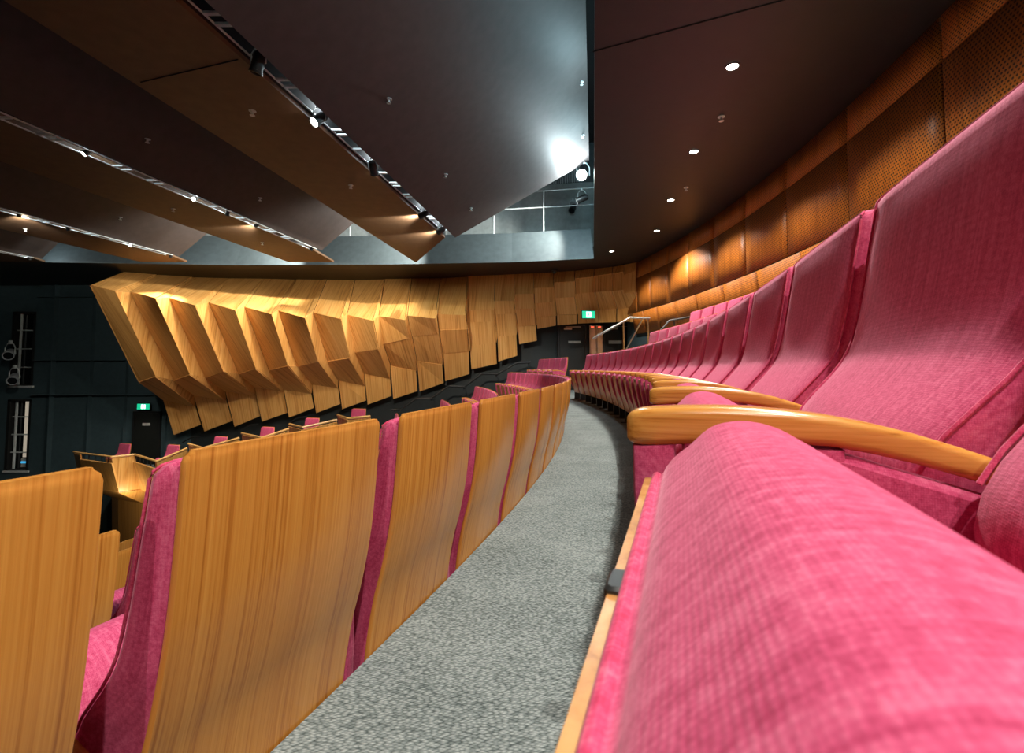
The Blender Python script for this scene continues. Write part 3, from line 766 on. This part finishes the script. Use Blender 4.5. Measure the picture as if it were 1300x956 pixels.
# sawtooth boards: a flat soffit, a lighting slot and a slope rising to the next gap
SLOTS = [(-3.44, -3.20, -4.65, -0.06, 11.15, 12.1), (-7.20, -6.99, -8.72, -4.76, 12.35, 12.75), (-11.42, -11.22, -12.95, -8.84, 13.0, 13.2), (-15.5, -15.3, -17.2, -13.1, 13.3, 13.3)]
ZT = 6.0
Y0 = -6.0
for i, (xl, xr, xe, xt, ye, yt) in enumerate(SLOTS):
    t = structure(empty('ceiling_bay' if i == 0 else 'ceiling_bay.%03d' % i))
    # slope board, 6 cm thick
    v = [Vector((cx(xr, Y0), Y0, ZC)), Vector((cx(xr, ye), ye, ZC)), Vector((cx(xt, yt), yt, ZT)), Vector((cx(xt, Y0), Y0, ZT))]
    b = MB(); up = Vector((-0.03, 0, 0.06))
    b.add(v + [q + up for q in v], [(0, 1, 2, 3), (7, 6, 5, 4), (0, 4, 5, 1), (1, 5, 6, 2), (2, 6, 7, 3), (3, 7, 4, 0)])
    b.obj('slope_board', M['slope'], t, None)
    # soffit, running on to the ring past the slot
    yr = 13.75
    tip = -2.75 if i == 0 else (cx(xl, 13.9) - 0.25)
    v = [Vector((cx(xe, Y0), Y0, ZC)), Vector((cx(xl, Y0), Y0, ZC)), Vector((cx(xl, ye), ye, ZC)), Vector((tip, yr, ZC)), Vector((cx(xe, yr), yr, ZC))]
    if i == 0: v[4] = Vector((-2.78, yr, ZC))
    up = Vector((0, 0, 0.05)); n = len(v)
    b = MB(); b.add(v + [q + up for q in v], [tuple(range(n)), tuple(range(2 * n - 1, n - 1, -1))] + [(k, (k + 1) % n, n + (k + 1) % n, n + k) for k in range(n)])
    # upstand closing the edge against the higher slope behind
    a, c = v[0], Vector((cx(xe, 12.4), 12.4, ZC))
    b.add([a, c, c + Vector((0, 0, 2.3)), a + Vector((0, 0, 2.3))], [(0, 1, 2, 3)])
    b.obj('soffit_board', M['soffit'], t, None)
    # dark lighting slot
    b = MB(); p = [(xl, ZC + 0.05), (xl, ZC + 0.55), (xr, ZC + 0.55), (xr, ZC + 0.02)]
    o = len(b.v)
    for y in (Y0, ye): b.v += [Vector((cx(x, y), y, z)) for x, z in p]
    for k in range(3): b.f.append((k, k + 1, k + 5, k + 4))
    b.obj('slot_lining', M['void'], t, None)
    # seam across the boards
    if i == 0:
        b = MB(); b.tube([(cx(xe, 4.1) , 5.0, ZC - 0.002), (cx(xl, 4.35), 4.62, ZC - 0.002)], 0.008, 4); b.obj('board_seam', M['void'], t, None)
b = MB(); b.tube([(cx(0.04, 4.4), 4.50, ZC - 0.002), (3.7, 3.2, ZC - 0.002)], 0.008, 4); structure(b.obj('trim_1', M['void'], None, None))
# dark bulkheads under the soffits where they meet the ring
for i, (x0, x1, y) in enumerate(((-2.86, -2.30, 13.86), (-6.9, -6.1, 14.0))):
    pass

# lighting ladders in the slots
SPOT_Y = {0: (4.67, 5.75, 7.20, 9.4, 10.5), 1: (6.65, 8.50, 9.28, 10.1, 12.1), 2: (9.40, 10.3, 11.75, 12.85), 3: (13.1,)}
PLACE = ['nearest', 'second', 'third', 'fourth']
for i, (xl, xr, xe, xt, ye, yt) in enumerate(SLOTS):
    t = empty('lighting_ladder'); ys0 = 2.0 if i == 0 else 4.0
    tag(t, 'pale steel lighting ladder in the %s ceiling slot from the right' % ORD[i + 1], 'lighting rail', 'lighting ladders in the ceiling slots')
    z = ZC + (0.09 if i == 0 else -0.02)
    for x in (xl + 0.012, xr - 0.012):
        b = MB(); b.tube([(cx(x, ys0), ys0, z), (cx(x, ye - 0.2), ye - 0.2, z)], 0.011, 6); b.obj('rail', M['grey_metal'], t)
    k = 0; y = ys0
    while y < ye - 0.3:
        if min(abs(y + 0.02 - q) for q in SPOT_Y[i]) < 0.33:
            y += 0.14; continue
        b = MB()
        b.box((cx(xl + 0.02, y), y, z - 0.012), (cx(xr - 0.02, y), y + 0.035, z + 0.012)); b.obj('rung', M['grey_metal'], t)
        y += 0.42 if k % 2 == 0 else 0.14
        k += 1

def stage_spot(loc, aim, label, group, mat='stage_lens', power=0, size=1.0, blend=0.5, ang=60, col=(1, 0.86, 0.66), lit=True, rad=0.06, can='black_metal'):
    t = empty('stage_spotlight', loc); tag(t, label, 'spotlight', group)
    d = (Vector(aim) - Vector(loc)).normalized(); q = d.to_track_quat('-Z', 'Y')
    b = MB(); r = 0.075 * size; L = 0.26 * size
    rings = []
    for z, rr in ((L * 0.55, r * 0.45), (L * 0.5, r * 0.75), (L * 0.35, r), (-L * 0.35, r), (-L * 0.36, r * 1.12), (-L * 0.5, r * 1.12), (-L * 0.5, r * 0.95), (-L * 0.42, r * 0.93)):
        rings.append([Vector((rr * math.cos(2 * PI * k / 14), rr * math.sin(2 * PI * k / 14), z)) for k in range(14)])
    b.loft(rings); o = b.obj('can', M[can], t); o.rotation_mode = 'QUATERNION'; o.rotation_quaternion = q
    b = MB(); b.loft([[Vector((rr * math.cos(2 * PI * k / 14), rr * math.sin(2 * PI * k / 14), z)) for k in range(14)] for z, rr in ((-L * 0.425, r * 0.92), (-L * 0.445, r * 0.92))])
    e = b.obj('lens', M[mat] if lit else M['pane'], t); e.rotation_mode = 'QUATERNION'; e.rotation_quaternion = q
    b = MB(); b.tube([(-r * 1.25, 0, 0), (-r * 1.25, 0, L * 0.45), (-r * 0.7, 0, L * 0.72), (r * 0.7, 0, L * 0.72), (r * 1.25, 0, L * 0.45), (r * 1.25, 0, 0)], 0.010 * size, 6)
    b.box((-0.02 * size, -0.02 * size, L * 0.70), (0.02 * size, 0.02 * size, L * 0.95))
    b.obj('yoke', M['grey_metal'], t)
    if power and ang >= 180:
        ld = bpy.data.lights.new('flood_glow', 'POINT'); ld.energy = power; ld.color = col; ld.shadow_soft_size = rad
        lo = bpy.data.objects.new('glow', ld); COL.objects.link(lo); lo.parent = t; lo.location = d * (L * 0.6 + rad)
    elif power:
        ld = bpy.data.lights.new('stage_beam', 'SPOT'); ld.energy = power; ld.color = col; ld.spot_size = math.radians(ang); ld.spot_blend = blend; ld.shadow_soft_size = rad
        lo = bpy.data.objects.new('beam', ld); COL.objects.link(lo); lo.parent = t
        lo.location = d * (L * 0.55); lo.rotation_mode = 'QUATERNION'; lo.rotation_quaternion = q
    return t
def slot_pt(i, y, dz=0.0):
    xl, xr = SLOTS[i][:2]; return (cx((xl + xr) / 2, y), y, ZC + 0.02 + dz)
lst = [
 (0, 4.67, False, 'unlit stage spotlight nearest the viewer in the first ceiling slot from the right', 0),
 (0, 5.75, True, 'glowing stage spotlight high up in the first ceiling slot from the right', P_SPOT),
 (0, 7.20, True, 'glowing stage spotlight halfway along the first ceiling slot from the right', P_SPOT),
 (0, 9.4, True, 'glowing stage spotlight past the middle of the first ceiling slot from the right', P_SPOT),
 (0, 10.5, True, 'stage spotlight at the far end of the first ceiling slot from the right', P_SPOT),
 (1, 6.65, True, 'leftmost glowing spotlight in the second ceiling slot from the right', P_SPOT),
 (1, 8.50, True, 'second glowing spotlight from the left in the second ceiling slot from the right', P_SPOT),
 (1, 9.28, True, 'third glowing spotlight from the left in the second ceiling slot from the right', P_SPOT),
 (1, 10.1, True, 'fourth glowing spotlight from the left in the second ceiling slot from the right', P_SPOT),
 (1, 12.1, True, 'spotlight at the far end of the second ceiling slot from the right', P_SPOT),
 (2, 9.40, True, 'leftmost glowing spotlight in the third ceiling slot from the right', P_SPOT),
 (2, 10.3, True, 'second glowing spotlight from the left in the third ceiling slot from the right', P_SPOT),
 (2, 11.75, True, 'third glowing spotlight from the left in the third ceiling slot from the right', P_SPOT),
 (2, 12.85, True, 'spotlight at the far end of the third ceiling slot from the right', P_SPOT),
 (3, 13.1, True, 'glowing spotlight at the extreme left under the fourth ceiling slot', 0),
]
AIMS = {0: [None, (-5, 2, -1), (-2.5, 13, -0.3), (-8.5, 14.5, 2.4), (-6, 14.6, 2.2)],
        1: [(-8, 3, -1), (-5.5, 3, -0.5), (-10, 14, -1.8), (-11, 14, 2.6), (-9.3, 14, -1.2)],
        2: [(-16.5, 17.5, 1.5), (-11.4, 13.7, -2.2), (-9, 5, -1), (-11.5, 14, -1.5)], 3: [None]}
SOFT = {(0, 1), (1, 0), (1, 1), (2, 2)}
GAIN = {(0, 2): 2.2, (2, 1): 0.5}
cnt = {}
for i, y, lit, lab, pw in lst:
    k = cnt.get(i, 0); cnt[i] = k + 1
    p = slot_pt(i, y, -0.03)
    aim = AIMS[i][k] or (p[0] - 1, p[1] + 0.5, p[2] - 3)
    stage_spot(p, aim, lab, 'stage spotlights in the ceiling slots', lit=lit, power=(P_FRONT if (i, k) in SOFT else pw * GAIN.get((i, k), 1)), ang=70, blend=0.6, size=(0.8 if i == 0 else 0.5), col=(1, 0.91, 0.78))
    if lit:      # spill is an unseen point light added to brighten the ladder
        ld = bpy.data.lights.new('lamp_spill', 'POINT'); ld.energy = P_LADDER_FILL; ld.color = (0.85, 0.96, 1.0); ld.shadow_soft_size = 0.03
        lo = bpy.data.objects.new('spill', ld); COL.objects.link(lo); lo.location = (p[0], p[1] + 0.22, ZC + 0.30)

# recessed downlights of the right soffit: the lamps that light the seats
def downlight(x, y, label, power, ang=125, mesh_on=True):
    t = empty('downlight', (x, y, ZC)); tag(t, label, 'downlight', 'recessed downlights of the right soffit')
    b = MB(); n = 20
    b.loft([[Vector((r * math.cos(2 * PI * k / n), r * math.sin(2 * PI * k / n), z)) for k in range(n)] for r, z in ((0.075, -0.001), (0.075, -0.008), (0.058, -0.010), (0.056, -0.002))], False)
    b.obj('trim_ring', M['black_metal'], t)
    b = MB(); b.loft([[Vector((0.055 * math.cos(2 * PI * k / n), 0.055 * math.sin(2 * PI * k / n), z)) for k in range(n)] for z in (-0.003, -0.006)])
    b.obj('lens', M['lamp'], t)
    ld = bpy.data.lights.new('downlight_beam', 'SPOT'); ld.energy = power; ld.color = (1.0, 0.92, 0.82); ld.spot_size = math.radians(ang); ld.spot_blend = 0.6; ld.shadow_soft_size = 0.035
    lo = bpy.data.objects.new('beam', ld); COL.objects.link(lo); lo.parent = t; lo.location = (0, 0, -0.03)
DLP = [(2.23, 4.73), (2.56, 6.65), (2.88, 8.62), (3.21, 10.58), (2.60, 12.45)]
for k, (x, y) in enumerate(DLP):
    downlight(x, y, 'lit recessed downlight in the dark right soffit, %s from the top' % ORD[k + 1], PW_DL)
# the same line of fittings runs on over the viewer's head
for s in (3.1, 1.2, -0.8, -2.8):
    ld = bpy.data.lights.new('downlight_beam', 'SPOT'); ld.energy = PW_DL; ld.color = (1.0, 0.92, 0.82); ld.spot_size = math.radians(125); ld.spot_blend = 0.6; ld.shadow_soft_size = 0.035
    lo = bpy.data.objects.new('beam', ld); COL.objects.link(lo); lo.location = arc(0.98, s, ZC - 0.03)
# bright work light seen through the gap, and catwalk lights washing the folds
WL = [((1.80, 12.0, 5.58), (-0.6, 5.0, 3.2), 'dazzling white work light shining through the ceiling gap', 'cold_lens', P_WORK, 1.7, (0.78, 0.95, 1.0), 180),
      ((1.9, 12.9, 5.3), (-5, 14.4, 2.6), 'white catwalk floodlight above the first ceiling gap', 'cold_lens', P_CAT, 1.2, (1.0, 0.96, 0.88), 120)]
for lc, am in (((-2.2, 13.0, 4.9), (-9, 14.3, 2.6)), ((-6.0, 13.3, 4.9), (-13, 15.5, 2.0))):   # the same floods behind the next gaps
    ld = bpy.data.lights.new('catwalk_beam', 'SPOT'); ld.energy = P_CAT; ld.color = (1.0, 0.96, 0.88); ld.spot_size = math.radians(120); ld.spot_blend = 0.4; ld.shadow_soft_size = 0.06
    lo = bpy.data.objects.new('beam', ld); COL.objects.link(lo); lo.location = lc; lo.rotation_euler = (Vector(am) - Vector(lc)).to_track_quat('-Z', 'Y').to_euler()
for loc, aim, lab, mt, pw, sz, col, ang in WL:
    stage_spot(loc, aim, lab, 'catwalk work lights', mt, pw, sz, 0.4, ang, col, True, 0.10)
# unseen lamps added above the right soffit to brighten the slope at its edge
for k, y in enumerate((2.0, 5.0, 8.0, 10.8)):
    ld = bpy.data.lights.new('roof_lamp', 'POINT'); ld.energy = P_ROOF; ld.color = (0.58, 0.90, 1.0); ld.shadow_soft_size = 0.15
    lo = bpy.data.objects.new('roof_lamp', ld); COL.objects.link(lo); lo.location = (cx(0.30, y), y, 5.35)
# small fixture hanging before the concrete wall
stage_spot((2.0, 15.6, 5.95), (0.5, 13, 3), 'small dark spotlight hanging before the concrete catwalk wall', 'catwalk work lights', lit=False, size=1.3)
# spotlights bracketed in front of the upper window of the side wall
stage_spot((-17.75, 17.1, 1.22), (-14, 12, -1), 'upper grey spotlight bracketed to the upper side wall window', 'spotlights on the side wall', lit=False, size=1.9, can='grey_can')
stage_spot((-17.55, 17.1, 0.35), (-14, 12, -2), 'lower grey spotlight bracketed to the upper side wall window', 'spotlights on the side wall', lit=False, size=1.9, can='grey_can')

# catwalk railing
t = empty('catwalk_railing', (0, 14.6, 4.76)); tag(t, 'steel catwalk railing above the slate fascia, seen through the ceiling gaps', 'railing')
def rl(x):
    for (x0, y0), (x1, y1) in zip(RING, RING[1:]):
        if x <= x1: return y0 + (y1 - y0) * (x - x0) / (x1 - x0) + 0.62 - 14.6
    return RING[-1][1] + 0.62 - 14.6
xs = [-16, -14.5, -13, -11.5, -10, -8.2, -6.5, -5, -3.5, -2, -0.55, 0.94, 2.42]
for z in (0.74, 1.24):
    b = MB(); b.tube([(x, rl(x), z) for x in xs + [3.6]], 0.018, 8); b.obj('rail', M['grey_metal'], t)
for x in xs:
    b = MB(); b.tube([(x, rl(x), 0.0), (x, rl(x), 1.25)], 0.020, 8); b.obj('post', M['grey_metal'], t)

# sprinkler heads and cameras under the ceiling
def sprinkler(x, y, z, label):
    t = empty('ceiling_sprinkler', (x, y, z)); tag(t, label, 'sprinkler', 'sprinkler heads')
    n = 10
    b = MB(); b.loft([[Vector((r * math.cos(2 * PI * k / n), r * math.sin(2 * PI * k / n), q)) for k in range(n)] for r, q in ((0.042, 0.0), (0.042, -0.008), (0.014, -0.012), (0.014, -0.040), (0.020, -0.045), (0.020, -0.052))])
    b.obj('head', M['grey_metal'], t)
    b = MB(); b.loft([[Vector((r * math.cos(2 * PI * k / n), r * math.sin(2 * PI * k / n), q)) for k in range(n)] for r, q in ((0.030, -0.053), (0.030, -0.057))]); b.obj('deflector', M['grey_metal'], t)
def slope_z(i, x, y):
    xl, xr, xe, xt, ye, yt = SLOTS[i]; return ZC + (x - cx(xr, y)) / (xt - xr) * (ZT - ZC) - 0.004
SP = [('soffit', 0, (-3.08, 5.58)), ('soffit', 0, (-2.69, 7.91)), ('soffit', 1, (-6.48, 9.10)), ('soffit', 1, (-6.06, 11.59)), ('soffit', 2, (-10.67, 10.46)),
      ('slope', 0, (-1.59, 6.06)), ('slope', 0, (-1.19, 8.48)), ('slope', 0, (-0.89, 10.29)), ('slope', 0, (1.27, 8.55)), ('slope', 0, (1.58, 10.53)),
      ('slope', 1, (-5.44, 7.04)), ('slope', 1, (-5.04, 9.50)), ('slope', 2, (-8.96, 10.89)),
      ('right', 0, (2.54, 5.71)), ('right', 0, (2.94, 8.01))]
for k, (w, i, (x, y)) in enumerate(SP):
    if w == 'slope': z = slope_z(i, x, y); wh = 'slope right of the %s slot' % ['first', 'second', 'third'][i]
    elif w == 'soffit': z = ZC; wh = 'soffit left of the %s slot' % ['first', 'second', 'third'][i]
    else: z = ZC; wh = 'dark soffit with the downlights'
    same = [q for q in SP[:k + 1] if q[0] == w and q[1] == i]
    sprinkler(x, y, z, 'metal sprinkler head under the %s, %s from the viewer' % (wh, ORD[1 + sorted([q[2][1] for q in SP if q[0] == w and q[1] == i]).index(y)]))
# dome camera on the ring
t = empty('dome_camera', (1.30, 14.75, ZC)); tag(t, 'small black dome camera under the ring above the folded panels', 'camera')
b = MB(); n = 14
b.loft([[Vector((r * math.cos(2 * PI * k / n), r * math.sin(2 * PI * k / n), q)) for k in range(n)] for r, q in ((0.10, 0), (0.10, -0.05), (0.09, -0.06))]); b.obj('mount', M['black_metal'], t)
b = MB(); b.loft([[Vector((0.085 * math.cos(a) * math.cos(2 * PI * k / n), 0.085 * math.cos(a) * math.sin(2 * PI * k / n), -0.06 - 0.085 * math.sin(a))) for k in range(n)] for a in (0, 0.4, 0.8, 1.2, 1.5)]); b.obj('dome', M['pane'], t)

# ------------------------------------------------------------------ handrails
t = empty('handrail', (0, 0, 0)); tag(t, 'black zigzag handrail climbing along the black side wall below the timber folds', 'handrail')
pts = [(-3.85, 15.6, -0.62), (-3.57, 15.6, -0.64), (-3.08, 15.6, -0.28), (-2.58, 15.6, -0.26), (-2.02, 15.6, 0.13), (-1.52, 15.6, 0.11), (-0.96, 15.6, 0.53), (-0.46, 15.6, 0.52), (0.15, 15.6, 0.87), (0.60, 15.6, 0.90)]
b = MB()
for p, q in zip(pts, pts[1:]): b.tube([p, q], 0.030, 8)
b.obj('rail', M['black_metal'], t)
for p in (pts[0], pts[3], pts[5], pts[7], pts[9]):
    b = MB(); b.tube([(p[0] - 0.05, p[1], p[2]), (p[0] - 0.05, p[1] + 0.2, p[2] - 0.08), (p[0] - 0.05, p[1] + 0.95, p[2] - 0.08)], 0.014, 6); b.obj('bracket', M['black_metal'], t)
t = empty('handrail', (2.6, 10.8, 0.0)); tag(t, 'brushed steel handrail rising before the black doors at the end of the right row', 'handrail')
R_ = [(1.80, 10.8, 1.36), (2.65, 10.8, 1.84), (3.09, 10.8, 1.82)]
o3 = Vector((2.6, 10.8, 0))
b = MB(); b.tube([Vector(p) - o3 for p in R_[:2]], 0.024, 10); b.tube([Vector(p) - o3 for p in R_[1:]], 0.024, 10); b.obj('top_rail', M['steel'], t)
for a, c in (((2.50, 10.8, 1.74), (2.50, 10.8, 0.0)), ((2.93, 10.8, 1.81), (2.52, 10.85, 1.05)), ((3.05, 10.8, 1.80), (3.05, 10.8, 0.0))):
    b = MB(); b.tube([Vector(a) - o3, Vector(c) - o3], 0.016, 8); b.obj('post', M['steel'], t)
t = empty('handrail', (3.4, 10.1, 0.42)); tag(t, 'short black handrail beside the topmost row under the curved wall', 'handrail')
o3 = Vector((3.4, 10.1, 0.42))
b = MB(); b.tube([Vector(p) - o3 for p in ((3.12, 10.1, 1.50), (3.30, 10.1, 1.70), (3.72, 10.05, 1.77))], 0.022, 8); b.obj('top_rail', M['black_metal'], t)
b = MB(); b.tube([Vector(p) - o3 for p in ((3.40, 10.1, 1.71), (3.40, 10.1, 0.42))], 0.016, 8); b.obj('post', M['black_metal'], t)

# ------------------------------------------------------------------ stepped side gallery with its folded parapet
gp = structure(empty('wall_gallery'))
TOPS = [[(-13.35, 14.9, -1.84), (-12.81, 14.5, -1.8), (-11.33, 13.86, -1.8), (-10.97, 14.24, -1.8), (-9.58, 13.21, -1.8), (-8.97, 13.51, -1.5)],
        [(-9.10, 13.75, -1.42), (-8.24, 13.05, -1.42), (-7.46, 13.37, -1.2)],
        [(-7.50, 13.55, -1.1), (-6.50, 12.7, -1.1), (-5.91, 12.93, -0.9)],
        [(-6.0, 13.15, -0.8), (-5.32, 12.4, -0.8), (-4.6, 12.82, -0.65)],
        [(-4.67, 13.05, -0.55), (-4.12, 12.2, -0.55), (-3.55, 12.2, -0.5)]]
G = []
for i, tops in enumerate(TOPS):
    for j, (p, q) in enumerate(zip(tops, tops[1:])):
        p = Vector(p); q = Vector(q)
        dn = 0.14 if i == 0 and j in (1, 3) else 0.0       # facets that carry an open rail stop lower
        a, c = p - Vector((0, 0, 0.05 + dn)), q - Vector((0, 0, 0.05 + dn))
        lo = Vector((0.0, 0.30, -1.05)); un = Vector((0.0, 1.5, -1.75))
        a2 = p + lo; c2 = q + lo; a3 = p + un; c3 = q + un
        b = MB(); b.add([a, c, c2, a2], [(0, 1, 2, 3)]); b.add([a2, c2, c3, a3], [(0, 1, 2, 3)])
        b.add([a3, c3, c3 - Vector((0, -0.1, 1.6)), a3 - Vector((0, -0.1, 1.6))], [(0, 1, 2, 3)])
        o = b.obj('parapet_panel', M['wall_wood'], gp, None); sm = o.modifiers.new('thickness', 'SOLIDIFY'); sm.thickness = 0.04; sm.offset = -1
        cap = MB(); d = (q - p).normalized()
        cap.tube([p, q], 0.030, 8); cap.obj('cap_rail', M['rail_wood'], gp)
        if dn or (i > 0 and j == 0):
            bb = MB(); L = (q - p).length; n = max(3, int(L / 0.28))
            for k in range(n):
                m_ = p.lerp(q, (k + 0.5) / n)
                if dn: bb.tube([m_, m_ - Vector((0, 0, 0.16))], 0.012, 6)
                else: bb.tube([m_ + Vector((0, 0.05, 0)), m_ + Vector((0.05, 0.12, -0.22))], 0.012, 6)
            bb.obj('baluster', M['black_metal'], gp)
ld = bpy.data.lights.new('gallery_lamp', 'POINT'); ld.energy = 35; ld.color = (1.0, 0.80, 0.5); ld.shadow_soft_size = 0.05
lo = bpy.data.objects.new('gallery_lamp', ld); COL.objects.link(lo); lo.location = (-10.9, 13.9, -3.25)
# gallery floor steps behind the parapet
b = MB()
for i, (x0, x1, z) in enumerate(((-13.5, -9.2, -2.62), (-9.2, -7.5, -2.35), (-7.5, -6.0, -2.05), (-6.0, -4.7, -1.78), (-4.7, -3.6, -1.5))):
    b.box((x0, 14.62 if i == 0 else 14.2, z - 0.20), (x1, 17.0, z))
structure(b.obj('floor_gallery', M['carpet'], None, None))
GS = [((-11.95, 15.15, -2.62), 'leftmost of the lone rose seats along the side gallery, by its left corner'),
      ((-10.28, 14.9, -2.62), 'second lone rose seat from the left in the side gallery, below the far exit door'),
      ((-8.75, 14.75, -2.35), 'third lone rose seat from the left in the stepped side gallery'),
      ((-7.30, 14.65, -2.05), 'fourth lone rose seat from the left in the stepped side gallery'),
      ((-5.95, 14.6, -1.78), 'fifth lone rose seat from the left in the stepped side gallery'),
      ((-4.55, 14.55, -1.5), 'sixth lone rose seat from the left in the stepped side gallery')]
for loc, lab in GS:
    o = copy_tree(seat_proto); o.location = loc; o.rotation_euler = (0, 0, math.radians(160)); tag(o, lab, 'seat', 'lone seats of the side gallery')
    for ch in o.children:
        if ch.name.startswith('back_'): ch.scale.z = 1.0
# short wall handrails behind the gallery seats
for k, (x, z) in enumerate(((-11.11, -1.71), (-9.09, -1.28), (-7.41, -1.01), (-5.84, -0.77))):
    t = empty('handrail', (x, 16.9, z)); tag(t, 'short black wall handrail above the side gallery, %s from the left' % ORD[k + 1], 'handrail', 'short wall handrails')
    b = MB(); b.tube([(-0.30, 0, -0.16), (0.0, 0, 0.02), (0.28, 0, 0.05)], 0.024, 8); b.obj('rail', M['black_metal'], t)
    b = MB(); b.tube([(0.1, 0, 0.02), (0.1, 0.35, 0.0)], 0.012, 6); b.obj('bracket', M['black_metal'], t)

# ------------------------------------------------------------------ light of the rest of the hall
w = bpy.data.worlds.new('hall ambience'); SC.world = w; w.use_nodes = True
bg = w.node_tree.nodes['Background']; bg.inputs[0].default_value = (0.72, 0.86, 0.95, 1); bg.inputs[1].default_value = AMB

# ------------------------------------------------------------------ camera
cd = bpy.data.cameras.new('camera'); cam = bpy.data.objects.new('camera', cd); COL.objects.link(cam)
cam.location = (0, 0, 0.696); cam.rotation_euler = (PI / 2 + 0.056, 0, 0)
cd.sensor_width = 36; cd.lens = 614.19 / 1300 * 36; cd.shift_y = -44.5 / 1300
cd.dof.use_dof = True; cd.dof.focus_distance = 2.6; cd.dof.aperture_fstop = 16.0
cd.clip_start = 0.004; cd.clip_end = 100
SC.camera = cam
SC.view_settings.view_transform = 'Standard'; SC.view_settings.look = 'None'
SC.view_settings.exposure = EXPO; SC.view_settings.gamma = 1.0
try: SC.view_settings.use_curve_mapping = False
except Exception: pass
SC.cycles.use_denoising = True
SC.cycles.max_bounces = 8
SC.cycles.sample_clamp_indirect = 6
